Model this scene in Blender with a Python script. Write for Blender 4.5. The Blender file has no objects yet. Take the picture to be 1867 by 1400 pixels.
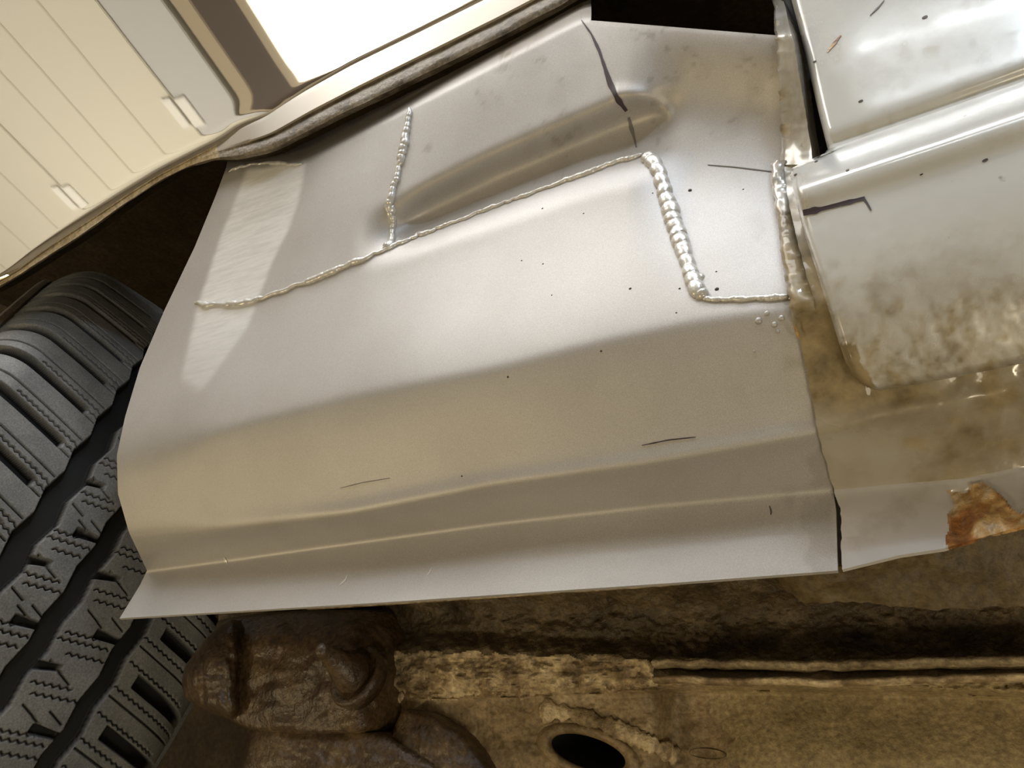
import bpy, bmesh, math, random
import numpy as np
from mathutils import Vector, Matrix
random.seed(4)
rng = np.random.default_rng(7)
SC = bpy.context.scene
COL = SC.collection

# ------------------------------------------------------------------ camera
# X runs along the car to its rear, Y into the car, Z up; a 27 mm phone lens looking up at the sill
AX = np.array([.8695, .1651, .4653]); AX /= np.linalg.norm(AX)
AZ = np.array([.0431, .9136, -.4044]); AZ -= AX * (AZ @ AX); AZ /= np.linalg.norm(AZ)
AY = np.cross(AZ, AX)
CAM = np.array([0., -.30, .45])
FPX = 1400.
cam_data = bpy.data.cameras.new('camera')
cam = bpy.data.objects.new('camera', cam_data); COL.objects.link(cam)
cam_data.sensor_width = 36.; cam_data.lens = 36. * FPX / 1867.
cam_data.clip_start = .01
cam.matrix_world = Matrix(((AX[0], AX[1], AX[2], CAM[0]), (AY[0], AY[1], AY[2], CAM[1]),
                           (AZ[0], AZ[1], AZ[2], CAM[2]), (0, 0, 0, 1)))
SC.camera = cam

# ------------------------------------------------------------------ world, lamps, exposure
SC.view_settings.view_transform = 'Standard'
SC.view_settings.look = 'None'
SC.view_settings.gamma = 1.0
SC.view_settings.use_curve_mapping = False
SC.view_settings.exposure = 0.14
W = bpy.data.worlds.new('garage_air'); SC.world = W; W.use_nodes = True
W.node_tree.nodes['Background'].inputs[0].default_value = (.9, .88, .85, 1)
W.node_tree.nodes['Background'].inputs[1].default_value = .03


def area_lamp(name, loc, target, sx, sy, power, colour):
    d = bpy.data.lights.new(name, 'AREA'); d.shape = 'RECTANGLE'; d.size = sx; d.size_y = sy
    d.energy = power; d.color = colour
    o = bpy.data.objects.new(name, d); COL.objects.link(o); o.location = loc
    o.rotation_euler = (Vector(target) - Vector(loc)).to_track_quat('-Z', 'Y').to_euler()
    return o


area_lamp('work_lamp_light', (.22, -.46, 1.16), (-.03, 0, .66), .10, .05, 1.1, (.70, .85, 1.))
area_lamp('tube_light', (.50, -1.30, 2.40), (.50, -1.30, 0), 1.02, .05, 3.2, (.90, .95, 1.))
area_lamp('tube_light', (.50, -1.60, 2.40), (.50, -1.60, 0), 1.02, .05, 1.5, (.88, .94, 1.))
area_lamp('overhead_key_light', (.05, -.50, 2.40), (.05, -.50, 0), 1.8, .34, 15.5, (.97, .985, 1.))  # added unseen key, steep overhead, kept out of the fender's reflection
fl = area_lamp('uplight_fill', (-2.3, -1.9, -.36), (-2.3, -1.0, 2.5), .5, .3, 25, (1., .95, .85))  # added unseen uplight that brightens the overhead door, no fixture here
fl.data.spread = math.radians(100)
area_lamp('low_fill_light', (.55, -1.0, -.12), (-.2, 0, .45), .35, .25, 3.6, (1., .88, .66))  # added unseen fill for the tyre, door foot and chassis
area_lamp('low_fill_light', (-1.5, -1.4, -.30), (-.35, 0, .45), .25, .15, 6.0, (1., .80, .46))  # added low warm fill for the underside, puts gold on the lower sill


# ------------------------------------------------------------------ pixel <-> place helpers
def rays(px, py):
    px = np.asarray(px, float); py = np.asarray(py, float)
    dx = (px - 933.5) / FPX; dy = (700. - py) / FPX
    d = np.stack([dx, dy, -np.ones_like(dx)], -1)
    return np.stack([d @ AX, d @ AY, d @ AZ], -1)


def at(px, py, y):
    r = rays(px, py); y = np.broadcast_to(np.asarray(y, float), r.shape[:-1])
    return CAM + r * ((y - CAM[1]) / r[..., 1])[..., None]


def pl(pts):
    a = np.array(sorted(pts), float)
    return lambda x: np.interp(x, a[:, 0], a[:, 1])


def ext(pts):
    """polyline y(x) that carries on straight beyond both ends"""
    a = np.array(sorted(pts), float)

    def f(x):
        x = np.asarray(x, float); y = np.interp(x, a[:, 0], a[:, 1])
        s0 = (a[1, 1] - a[0, 1]) / (a[1, 0] - a[0, 0]); s1 = (a[-1, 1] - a[-2, 1]) / (a[-1, 0] - a[-2, 0])
        y = np.where(x < a[0, 0], a[0, 1] + s0 * (x - a[0, 0]), y)
        return np.where(x > a[-1, 0], a[-1, 1] + s1 * (x - a[-1, 0]), y)
    return f


def smooth_line(pts, rad=30):
    f = ext(pts); k = np.linspace(-rad, rad, 9); w = np.hanning(11)[1:-1]; w = w / w.sum()
    return lambda x: sum(wi * f(np.asarray(x, float) + ki) for wi, ki in zip(w, k))


def sst(a, b, x):
    t = np.clip((np.asarray(x, float) - a) / (b - a), 0, 1)
    return t * t * (3 - 2 * t)


def inside(poly, px, py):
    poly = np.array(poly, float); px = np.asarray(px, float); py = np.asarray(py, float)
    r = np.zeros(px.shape, bool); j = len(poly) - 1
    for i in range(len(poly)):
        xi, yi = poly[i]; xj, yj = poly[j]
        c = ((yi > py) != (yj > py)) & (px < (xj - xi) * (py - yi) / ((yj - yi) if yj != yi else 1e-9) + xi)
        r ^= c; j = i
    return r


def vnoise(p, seed=0):
    """smooth value noise on an (...,3) array"""
    p = np.asarray(p, float); i = np.floor(p).astype(np.int64); f = p - i; f = f * f * (3 - 2 * f)
    def h(a, b, c):
        n = (a * 73856093) ^ (b * 19349663) ^ (c * 83492791) ^ (seed * 2654435761)
        n = (n ^ (n >> 13)) * 1274126177; n = n ^ (n >> 16)
        return (n & 0xffff) / 65535.
    r = 0
    for a in (0, 1):
        for b in (0, 1):
            for c in (0, 1):
                w = (f[..., 0] if a else 1 - f[..., 0]) * (f[..., 1] if b else 1 - f[..., 1]) * (f[..., 2] if c else 1 - f[..., 2])
                r = r + w * h(i[..., 0] + a, i[..., 1] + b, i[..., 2] + c)
    return r * 2 - 1


def fbm(p, seed=0, n=3):
    return sum(vnoise(np.asarray(p) * 2 ** k, seed + k) / 2 ** k for k in range(n))


# ------------------------------------------------------------------ object helpers
def mesh_obj(name, verts, faces, mat, parent=None, smooth=True, attrs=None):
    me = bpy.data.meshes.new(name)
    v = np.asarray(verts, float).reshape(-1, 3)
    if isinstance(faces, np.ndarray):
        me.vertices.add(len(v)); me.vertices.foreach_set('co', v.ravel())
        nf, k = faces.shape
        me.loops.add(nf * k); me.loops.foreach_set('vertex_index', faces.ravel().astype(np.int32))
        me.polygons.add(nf)
        me.polygons.foreach_set('loop_start', np.arange(0, nf * k, k, dtype=np.int32))
        me.polygons.foreach_set('loop_total', np.full(nf, k, dtype=np.int32))
        me.update(calc_edges=True); me.validate()
    else:
        me.from_pydata([tuple(q) for q in v], [], faces); me.update()
    if smooth:
        me.polygons.foreach_set('use_smooth', np.ones(len(me.polygons), bool))
    for k, a in (attrs or {}).items():
        at_ = me.attributes.new(k, 'FLOAT', 'POINT'); at_.data.foreach_set('value', np.asarray(a, np.float32).ravel())
    me.materials.append(mat)
    o = bpy.data.objects.new(name, me); COL.objects.link(o)
    if parent is not None:
        o.parent = parent
        o.matrix_parent_inverse = Matrix.Translation(-Vector(parent.location))
    return o


def thing(name, label, cat, loc, group=None):
    o = bpy.data.objects.new(name, None); COL.objects.link(o); o.location = Vector([float(c) for c in loc])
    o.empty_display_size = .02
    o['label'] = label; o['category'] = cat
    if group: o['group'] = group
    return o


def grid_faces(nr, nc, mask=None):
    r, c = np.meshgrid(np.arange(nr - 1), np.arange(nc - 1), indexing='ij')
    a = r * nc + c
    f = np.stack([a, a + 1, a + nc + 1, a + nc], -1)
    return f[mask] if mask is not None else f.reshape(-1, 4)


def compact(v, f, attrs=None):
    used = np.unique(f); m = np.full(len(v), -1); m[used] = np.arange(len(used))
    return v[used], m[f], {k: np.asarray(a).ravel()[used] for k, a in (attrs or {}).items()}


def sheet(name, P, mat, parent, mask=None, thick=.0012, attrs=None):
    """a pressed metal sheet from a grid of points (nr,nc,3); it gets a real thickness behind its face"""
    nr, nc = P.shape[:2]; v = P.reshape(-1, 3); f = grid_faces(nr, nc, mask)
    v, f, at_ = compact(v, f, attrs)
    # faces look at the camera side
    a = v[f[:, 1]] - v[f[:, 0]]; b = v[f[:, 3]] - v[f[:, 0]]; nrm = np.cross(a, b)
    if np.sum(np.einsum('ij,ij->i', nrm, CAM - v[f[:, 0]])) < 0: f = f[:, ::-1]
    o = mesh_obj(name, v, np.ascontiguousarray(f), mat, parent, attrs=at_)
    if thick:
        m = o.modifiers.new('thickness', 'SOLIDIFY'); m.thickness = thick; m.offset = -1
        e = o.modifiers.new('crisp_rim', 'EDGE_SPLIT'); e.split_angle = math.radians(50)
    return o


def tube_mesh(pts, radii, nseg=12, flat=None, ups=None):
    """closed swept tube; flat squashes the section along ups"""
    pts = np.asarray(pts, float); n = len(pts); radii = np.broadcast_to(np.asarray(radii, float), (n,))
    t = np.gradient(pts, axis=0); t /= np.linalg.norm(t, axis=1)[:, None] + 1e-12
    if ups is None: ups = np.tile(np.array([0, -1., .1]), (n, 1))
    ups = ups - t * np.einsum('ij,ij->i', ups, t)[:, None]; ups /= np.linalg.norm(ups, axis=1)[:, None] + 1e-12
    s = np.cross(t, ups); a = np.linspace(0, 2 * math.pi, nseg, endpoint=False)
    fl = 1. if flat is None else flat
    ring = pts[:, None] + radii[:, None, None] * (np.cos(a)[None, :, None] * s[:, None] + fl * np.sin(a)[None, :, None] * ups[:, None])
    v = ring.reshape(-1, 3); f = []
    for i in range(n - 1):
        for k in range(nseg):
            k2 = (k + 1) % nseg
            f.append((i * nseg + k, i * nseg + k2, (i + 1) * nseg + k2, (i + 1) * nseg + k))
    f.append(tuple(range(nseg - 1, -1, -1))); f.append(tuple((n - 1) * nseg + k for k in range(nseg)))
    return v, f


def lathe(axis_o, axis_d, prof, nseg=40, wob=0.):
    """profile [(radius, height)] round an axis"""
    d = np.array(axis_d, float); d /= np.linalg.norm(d); u = np.cross(d, [0, 0, 1.]); u /= np.linalg.norm(u); w = np.cross(d, u)
    v = []; f = []
    for i, (r, h) in enumerate(prof):
        for k in range(nseg):
            a = 2 * math.pi * k / nseg; rr = r * (1 + wob * math.sin(3 * a + i * .7) + wob * .6 * math.sin(7 * a - i))
            v.append(np.array(axis_o) + d * h + u * rr * math.cos(a) + w * rr * math.sin(a))
    for i in range(len(prof) - 1):
        for k in range(nseg):
            k2 = (k + 1) % nseg
            f.append((i * nseg + k, i * nseg + k2, (i + 1) * nseg + k2, (i + 1) * nseg + k))
    f.append(tuple((len(prof) - 1) * nseg + k for k in range(nseg))); f.append(tuple(range(nseg - 1, -1, -1)))
    return np.array(v), f


def box(name, lo, hi, mat, parent=None, bev=0.):
    bm = bmesh.new(); bmesh.ops.create_cube(bm, size=1)
    for q in bm.verts: q.co = Vector([lo[i] + (q.co[i] + .5) * (hi[i] - lo[i]) for i in range(3)])
    if bev: bmesh.ops.bevel(bm, geom=bm.edges[:], offset=bev, segments=2, affect='EDGES')
    me = bpy.data.meshes.new(name); bm.to_mesh(me); bm.free(); me.materials.append(mat)
    o = bpy.data.objects.new(name, me); COL.objects.link(o)
    if parent is not None:
        o.parent = parent; o.matrix_parent_inverse = Matrix.Translation(-Vector(parent.location))
    return o


# ------------------------------------------------------------------ materials
class NT:
    def __init__(s, name):
        s.m = bpy.data.materials.new(name); s.m.use_nodes = True; s.t = s.m.node_tree
        s.b = s.t.nodes['Principled BSDF']

    def n(s, kind, **kw):
        x = s.t.nodes.new(kind)
        for k, v in kw.items():
            if k in x.inputs.keys() and not hasattr(x, k): x.inputs[k].default_value = v
            elif hasattr(x, k): setattr(x, k, v)
            else: x.inputs[k].default_value = v
        return x

    def l(s, a, b): s.t.links.new(a, b)

    def coord(s, scale=(1, 1, 1), rot=(0, 0, 0)):
        g = s.n('ShaderNodeNewGeometry'); m = s.n('ShaderNodeMapping')
        m.inputs['Scale'].default_value = scale; m.inputs['Rotation'].default_value = rot
        s.l(g.outputs['Position'], m.inputs['Vector']); return m.outputs['Vector']

    def noise(s, scale, detail=4., rough=.55, vec=None):
        x = s.n('ShaderNodeTexNoise'); x.inputs['Scale'].default_value = scale; x.inputs['Detail'].default_value = detail
        x.inputs['Roughness'].default_value = rough
        s.l(vec if vec is not None else s.coord(), x.inputs['Vector']); return x.outputs['Fac']

    def ramp(s, fac, stops):
        r = s.n('ShaderNodeValToRGB'); e = r.color_ramp.elements
        while len(e) < len(stops): e.new(.5)
        for q, (p, c) in zip(e, stops): q.position = p; q.color = (c if len(c) == 4 else (*c, 1))
        s.l(fac, r.inputs['Fac']); return r.outputs['Color']

    def mix(s, fac, a, b, mode='MIX'):
        x = s.n('ShaderNodeMix'); x.data_type = 'RGBA'; x.blend_type = mode
        for i, q in ((0, fac), (6, a), (7, b)):
            if hasattr(q, 'links'): s.l(q, x.inputs[i])
            else: x.inputs[i].default_value = q if i == 0 or len(q) == 4 else (*q, 1)
        return x.outputs[2]

    def bump(s, h, strength=.3, dist=.001, prev=None):
        x = s.n('ShaderNodeBump'); x.inputs['Strength'].default_value = strength; x.inputs['Distance'].default_value = dist
        s.l(h, x.inputs['Height'])
        if prev is not None: s.l(prev, x.inputs['Normal'])
        return x.outputs['Normal']

    def attr(s, name):
        x = s.n('ShaderNodeAttribute'); x.attribute_name = name; return x.outputs['Fac']

    def set(s, **kw):
        for k, v in kw.items():
            k = k.replace('_', ' ')
            if hasattr(v, 'links'): s.l(v, s.b.inputs[k])
            else: s.b.inputs[k].default_value = v if not isinstance(v, tuple) or len(v) == 4 else (*v, 1)
        return s


def mat_plain(name, col, rough=.6, metal=0., **kw):
    m = NT(name); m.set(Base_Color=col, Roughness=rough, Metallic=metal, **kw); return m.m


def mat_silver():
    m = NT('satin silver zinc paint')
    fine = m.noise(2600, 2); grain = m.noise(4200, 2)
    base = m.ramp(m.noise(18, 3), [(.35, (.515, .50, .495)), (.65, (.56, .548, .545))])
    speck = m.ramp(grain, [(.34, (.80, .80, .80)), (.66, (1.14, 1.14, 1.14))])
    base = m.mix(1., base, speck, 'MULTIPLY')
    sand = m.attr('sand')
    # the sanded band: bare bright primer with fine scratches along the car
    scr = m.noise(260, 5, .7, m.coord((.18, 1, 1.6)))
    sandc = m.ramp(scr, [(.3, (.66, .66, .665)), (.6, (.80, .80, .81))])
    col = m.mix(sand, base, sandc)
    dirt_shade = m.attr('dirt_shade')
    col = m.mix(dirt_shade, col, (.16, .125, .085))
    rg = m.n('ShaderNodeMath', operation='MULTIPLY_ADD'); m.l(sand, rg.inputs[0]); rg.inputs[1].default_value = .16; rg.inputs[2].default_value = .53
    mt = m.n('ShaderNodeMath', operation='MULTIPLY_ADD'); m.l(sand, mt.inputs[0]); mt.inputs[1].default_value = -.4; mt.inputs[2].default_value = .52
    nb = m.bump(fine, .10, .0003)
    wav = m.noise(28, 1)
    nb = m.bump(wav, .05, .004, nb)
    m.set(Base_Color=col, Metallic=mt.outputs[0], Roughness=rg.outputs[0], Normal=nb)
    return m.m


def mat_weld():
    m = NT('weld bead sprayed silver')
    m.set(Base_Color=m.ramp(m.noise(300, 3), [(.3, (.62, .61, .59)), (.7, (.78, .77, .75))]), Metallic=.35, Roughness=.28,
          Normal=m.bump(m.noise(700, 3), .35, .0006))
    return m.m


def mat_carpaint(name, lo, hi, dirt_amt=.5):
    m = NT(name)
    d1 = m.noise(22, 6, .65); d2 = m.noise(140, 4, .6)
    dirt_shade = m.ramp(d1, [(.50, (0, 0, 0)), (.68, (dirt_amt, dirt_amt, dirt_amt))])
    col = m.ramp(m.noise(9, 3), [(.35, lo), (.65, hi)])
    col = m.mix(dirt_shade, col, (.30, .26, .20))
    col = m.mix(m.ramp(d2, [(.70, (0, 0, 0)), (.76, (.5, .5, .5))]), col, (.2, .15, .1))
    col = m.mix(m.attr('dirt_shade'), col, m.ramp(m.noise(90, 5, .6), [(.35, (.17, .13, .065)), (.65, (.40, .315, .175))]))
    rg = m.ramp(d1, [(.4, (.10, .10, .10)), (.7, (.28, .28, .28))])
    rgm = m.mix(m.attr('dirt_shade'), rg, (.6, .6, .6))
    m.set(Base_Color=col, Roughness=rgm, Metallic=.15, Coat_Weight=.35, Coat_Roughness=.08,
          Normal=m.bump(m.noise(60, 3), .03, .002))
    return m.m


def mat_rust(name, stops, scale=60, rough=.6, bump=.6, bscale=180, spec=.5):
    m = NT(name)
    c = m.ramp(m.noise(scale, 7, .62), stops)
    f = m.noise(bscale * 3.2, 4, .6)
    c = m.mix(1., c, m.ramp(f, [(.35, (.62, .60, .58)), (.7, (1.25, 1.22, 1.18))]), 'MULTIPLY')
    nb = m.bump(m.noise(bscale, 6, .62), bump, .003)
    nb = m.bump(f, .35, .0012, nb)
    m.set(Base_Color=c, Roughness=rough, Normal=nb); m.b.inputs['Specular IOR Level'].default_value = spec
    return m.m


def mat_fender():
    m = NT('pale silver clearcoat')
    m.set(Base_Color=(.86, .83, .77), Metallic=.97, Roughness=.035, Normal=m.bump(m.noise(5, 1), .02, .01))
    return m.m


def mat_rubber():
    m = NT('dusty grey black tyre rubber')
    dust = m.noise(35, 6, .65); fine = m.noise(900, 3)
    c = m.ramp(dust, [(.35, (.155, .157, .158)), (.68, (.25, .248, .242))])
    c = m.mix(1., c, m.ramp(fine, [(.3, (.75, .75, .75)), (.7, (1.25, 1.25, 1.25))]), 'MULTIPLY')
    c = m.mix(m.attr('deep'), c, (.012, .012, .012))  # deep grooves blackened in colour, painting in their shade
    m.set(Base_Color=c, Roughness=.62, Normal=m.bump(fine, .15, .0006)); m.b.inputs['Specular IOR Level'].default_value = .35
    return m.m


SILVER = mat_silver(); WELD = mat_weld(); FENDER = mat_fender(); RUBBER = mat_rubber()
DOORP = mat_carpaint('worn greyish white car paint', (.60, .61, .605), (.68, .69, .69), .32)
PILLARP = mat_carpaint('chipped white pillar paint', (.50, .49, .46), (.62, .61, .58), .8)
LIP = mat_rust('dirty arch lip underside', [(.3, (.28, .21, .12)), (.5, (.58, .48, .32)), (.7, (.74, .65, .48))], 40, .5, .4, 120)
SEAMDIRT = mat_rust('fender flange with old sealer', [(.3, (.06, .045, .03)), (.46, (.22, .185, .14)), (.7, (.36, .32, .26))], 45, .45, .6, 110)
RUSTY = mat_rust('orange flaking rust', [(.30, (.14, .05, .012)), (.42, (.36, .15, .035)), (.52, (.55, .36, .15)), (.62, (.72, .64, .52))], 60, .35, .8, 80)
RAIL = mat_rust('dark brown lumpy underseal', [(.3, (0.036, 0.024, 0.011)), (.5, (0.097, 0.068, 0.032)), (.7, (0.186, 0.138, 0.072))], 55, .42, 1., 150)
SEAL = mat_rust('dusty tan seam sealer', [(.32, (.10, .068, .030)), (.46, (.30, .22, .12)), (.56, (.60, .48, .29)), (.72, (.78, .66, .44))], 55, .5, 1., 120)
PLATE = mat_rust('olive brown dusty underbody', [(.3, (0.194, 0.145, 0.068)), (.5, (0.338, 0.265, 0.136)), (.7, (0.484, 0.388, 0.219))], 25, .6, .35, 160)
BRACKET = mat_rust('wet brown bracket wax', [(.3, (0.035, 0.021, 0.009)), (.5, (0.074, 0.045, 0.021)), (.7, (0.149, 0.099, 0.049))], 45, .27, .5, 130, .6)
FLANGEB = mat_rust('brown inner flange paint', [(.3, (.060, .042, .018)), (.5, (.135, .098, .045)), (.7, (.20, .155, .08))], 30, .5, .4, 120)
HOLEP = mat_rust('brown orange mount plate', [(.3, (.13, .090, .040)), (.5, (.30, .22, .115)), (.7, (.44, .35, .21))], 40, .5, .5, 130)
DARK = mat_rust('blackish wheel well coating', [(.3, (0.020, 0.014, 0.007)), (.7, (0.051, 0.036, 0.019))], 20, .7, .5, 60, .2)
MARKER = mat_plain('dark purple marker ink', (.05, .035, .045), .5)
INK = mat_plain('faint grey marker ink', (.17, .16, .16), .5)
GAP = mat_plain('black gap and bore shade', (.008, .008, .008), .7)  # black that paints the shade in the door gap and the bore
SPECK = mat_plain('dark weld spatter', (.07, .06, .05), .4, .6)
CREAM = mat_plain('cream lacquered door panel', (.77, .735, .63), .42)
GROOVE = mat_plain('cream groove', (.62, .585, .48), .5)
GREYW = mat_plain('cool grey end strip', (.60, .60, .60), .42)  # strip drawn in a cooler grey than the door sections
HINGE = mat_plain('bright galvanised hinge', (.97, .96, .92), .3)
BEAM = mat_plain('dark brown timber beam', (.062, .038, .020), .6)
TAN = mat_plain('tan painted trim', (.42, .35, .24), .6)

# ------------------------------------------------------------------ sill surface: key lines in the picture, each with its distance out of the car side
K = [smooth_line([(330, 345), (410, 312), (555, 296), (745, 200), (900, 120), (1065, 36), (1410, 64), (1700, 90)], 22),
     smooth_line([(200, 575), (355, 555), (470, 552), (560, 515), (690, 460), (820, 408), (960, 356), (1080, 312), (1180, 284), (1300, 262), (1420, 245), (1867, 180)]),
     smooth_line([(200, 832), (330, 803), (450, 770), (640, 722), (900, 672), (1100, 622), (1250, 590), (1450, 560), (1867, 500)]),
     smooth_line([(200, 985), (420, 962), (640, 938), (900, 885), (1200, 842), (1480, 790), (1640, 750), (1867, 710)]),
     ext([(200, 1048), (268, 1040), (400, 1022), (600, 993), (900, 953), (1200, 920), (1515, 893), (1640, 882), (1760, 872), (1867, 850)]),
     ext([(218, 1127), (700, 1098), (1235, 1062), (1527, 1040), (1640, 1012), (1720, 1000), (1867, 958)])]
KY = [-.010, -.032, -.0425, -.0235, .0, -.012]
SILX = pl([(300, 414), (312, 410), (360, 392), (450, 355), (565, 300), (670, 255), (760, 228), (830, 213), (900, 215), (970, 235), (1040, 268), (1065, 256), (1090, 241), (1127, 218)])
RX = pl([(-40, 1404), (0, 1408), (200, 1420), (290, 1413), (430, 1425), (540, 1441), (680, 1470), (790, 1490), (890, 1518), (930, 1524), (1040, 1527)])
TG = [.006, -.028, -.010, .058, None, None]   # slope knobs unused past the crease
BAND = smooth_line([(560, 440), (720, 388), (900, 300), (1135, 200), (1230, 178), (1500, 120)], 20)


def sill_raw(px, py):
    k = [q(px) for q in K]
    sc = 330. / np.maximum(k[4] - k[2], 60)          # pixels -> common height unit
    xs = [(q - k[2]) * sc for q in k]
    s = (py - k[2]) * sc
    ky = [-.033 - .004 * sst(640, 840, px)] + [KY[1] + .005 * sst(640, 900, px)] + [q + 0 * px for q in KY[2:]]
    yb = np.zeros_like(px)
    dxs = [xs[i + 1] - xs[i] for i in range(5)]
    m = [(ky[i + 1] - ky[i]) / dxs[i] for i in range(5)]
    tl = [m[0], .6 * m[0] + .35 * m[1], .55 * m[1], .85 * m[2], m[3] * 1.1]      # slope arriving at each key line
    tr = [m[0], .6 * m[0] + .35 * m[1], .80 * m[2], .80 * m[3], m[4]]            # and leaving it
    for i in range(4):
        t = np.clip((s - xs[i]) / dxs[i], 0, 1)
        h = (2 * t**3 - 3 * t**2 + 1) * ky[i] + (t**3 - 2 * t**2 + t) * dxs[i] * tr[i] + (-2 * t**3 + 3 * t**2) * ky[i + 1] + (t**3 - t**2) * dxs[i] * tl[i + 1]
        yb = np.where((s >= xs[i]) & (s <= xs[i + 1]), h, yb)
    t = np.clip((s - xs[4]) / dxs[4], 0, 1.3)
    fl = KY[4] + (KY[5] - KY[4]) * (.10 * t + .90 * t**2)
    yb = np.where(s > xs[4], fl, yb)
    yb = yb - .0016 * np.exp(-((py - k[3]) / 15.)**2) * sst(420, 700, px)
    ad = np.min([np.hypot(px - a, py - b) for a, b in ARC], axis=0)
    yb = yb - .0022 * np.exp(-(ad / 8.)**2)
    over = np.clip((k[0] - py) / 60., 0, 2)           # above the top fold the sheet turns into the car
    yb = np.where(s < xs[0], ky[0] + .034 * over**1.2, yb)
    # pressed recess between the dark band and the long seam; at the pillar it opens into a soft valley
    d = py - BAND(px)
    q = sst(1140, 1270, px)
    fade = sst(640, 790, px) * (1 - q)
    kd = np.maximum(K[1](px) - BAND(px), 40)
    yb = yb + fade * .0150 * (sst(-30, 36, d) * (1 - sst(.6, 1.5, d / kd)))
    vd = py - VALLEY(px)
    yb = yb + q * .0105 * np.where(vd < 0, 1 - sst(0, 190, -vd), 1 - sst(0, 330, vd)) 
    return yb


def sill_y(px, py):
    """distance of the pressed sill face along Y under each pixel; the bends have a radius"""
    px = np.asarray(px, float); py = np.asarray(py, float)
    k2, k3, k4 = K[2](px), K[3](px), K[4](px)
    w = (16 + 46 * sst(430, 250, px)) * sst(0, 40, k4 - py) * sst(-40, 40, py - K[0](px) - 20) + 10 * np.exp(-((py - k4) / 16.)**2) + .001
    off = np.linspace(-1, 1, 9); wt = np.hanning(11)[1:-1]; wt = wt / wt.sum()
    return sum(a * sill_raw(px, py + o * w) for o, a in zip(off, wt))


ARC = [(1128 + 92 * t, 170 + 2 * t + 32 * t**2.2) for t in np.linspace(0, 1, 16)]       # pressed rim where the recess ends
VALLEY = smooth_line([(1130, 205), (1240, 228), (1340, 246), (1420, 262), (1600, 300)], 20)


def S(px, py, off=0.):
    return at(px, py, sill_y(px, py) - off)


def snorm(px, py):
    a = S(px + 1, py) - S(px - 1, py); b = S(px, py + 1) - S(px, py - 1)
    n = np.cross(a, b); n /= np.linalg.norm(n, axis=-1)[..., None]
    return np.where((np.einsum('...i,...i', n, CAM - S(px, py)) < 0)[..., None], -n, n)


def sill_grid(rows, nper, ncol, xl, xr):
    """pixel grid between two side curves, rows following the key lines"""
    fs = []
    for i in range(len(rows) - 1):
        for j in range(nper[i]): fs.append((i, j / nper[i]))
    fs.append((len(rows) - 2, 1.))
    u = np.linspace(0, 1, ncol); PX = []; PY = []
    for i, f in fs:
        line = lambda x: rows[i](x) * (1 - f) + rows[i + 1](x) * f
        a = 300.; b = 1450.
        for _ in range(25):
            a = .5 * a + .5 * float(xl(line(a))); b = .5 * b + .5 * float(xr(line(b)))
        x = a + (b - a) * u; PX.append(x); PY.append(line(x))
    return np.array(PX), np.array(PY)


# ------------------------------------------------------------------ repair panel
def path(pts, step=3.):
    p = np.array(pts, float); L = np.r_[0, np.cumsum(np.linalg.norm(np.diff(p, axis=0), axis=1))]
    n = max(int(L[-1] / step), 4); s = np.linspace(0, L[-1], n)
    return np.interp(s, L, p[:, 0]), np.interp(s, L, p[:, 1]), s


SEAM_LONG = [(357, 551), (372, 556), (420, 556), (465, 549), (520, 530), (560, 514), (620, 490), (690, 462), (760, 432), (830, 405), (900, 379), (965, 355), (1030, 331), (1090, 309), (1135, 293), (1172, 283)]
SEAM_UP = [(748, 198), (744, 225), (737, 270), (728, 310), (717, 350), (709, 372), (712, 390), (718, 405), (716, 425), (712, 445), (702, 457)]
SEAM_FAT = [(1176, 285), (1192, 297), (1203, 320), (1212, 350), (1222, 385), (1236, 425), (1248, 460), (1260, 500), (1272, 530), (1284, 545)]
SEAM_LOW = [(1282, 546), (1320, 547), (1370, 546), (1420, 544), (1446, 540)]
SCRIBE = [(1060, 36), (1078, 62), (1092, 92), (1102, 122), (1112, 152), (1125, 180), (1142, 203)]

panel = thing('sill_repair_panel', 'silver painted sheet metal sill panel with raised weld seams beside the tyre', 'car panel', S(np.array(870.), np.array(1085.)))
ktop = lambda x: K[0](x) - 75
rows = [ktop, K[0], K[1], K[2], K[3], K[4], K[5]]
gx, gy = sill_grid(rows, [10, 44, 46, 34, 34, 30], 330, SILX, lambda y: RX(y) + 10 - 9.5 * sst(860, 890, y))
GP = S(gx, gy)
# a slight bow where the cut left end curls back
sand_poly = [(452, 300), (557, 298), (548, 350), (530, 410), (500, 470), (470, 545), (455, 590), (420, 640), (378, 700), (362, 712), (330, 690), (360, 560), (400, 440), (432, 360)]
lower_sand = sst(690, 540, gy) * .55 + .45
sand = inside(sand_poly, gx, gy) * lower_sand
kern = lambda a: (a + np.roll(a, 1, 0) + np.roll(a, -1, 0) + np.roll(a, 1, 1) + np.roll(a, -1, 1)) / 5
sand = kern(kern(sand))
dirtn = fbm(np.stack([gx / 60., gy / 60., 0 * gx], -1), 3)
dirt_shade = (sst(.25, .8, dirtn) * .08 + .26 * sst(.42, .95, fbm(np.stack([gx / 16., gy / 11., 0 * gx], -1), 5)) * sst(.15, .6, dirtn)) * sst(620, 760, gx) * (gy < K[1](gx)) + .75 * sst(6, -14, gy - K[0](gx)) * (gy < K[0](gx) + 8)  # smudges, plus the shadow above the top fold painted in
dirt_shade = dirt_shade + .18 * sst(1300, 1460, gx) * sst(.1, .6, dirtn)
dirt_shade = np.clip(dirt_shade, 0, 1)
cx = .25 * (gx[:-1, :-1] + gx[1:, :-1] + gx[:-1, 1:] + gx[1:, 1:]); cy = .25 * (gy[:-1, :-1] + gy[1:, :-1] + gy[:-1, 1:] + gy[1:, 1:])
seamy = smooth_line(SEAM_LONG, 6); fatx = pl([(b, a) for a, b in SEAM_FAT]); upx = pl([(b, a) for a, b in SEAM_UP])
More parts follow.
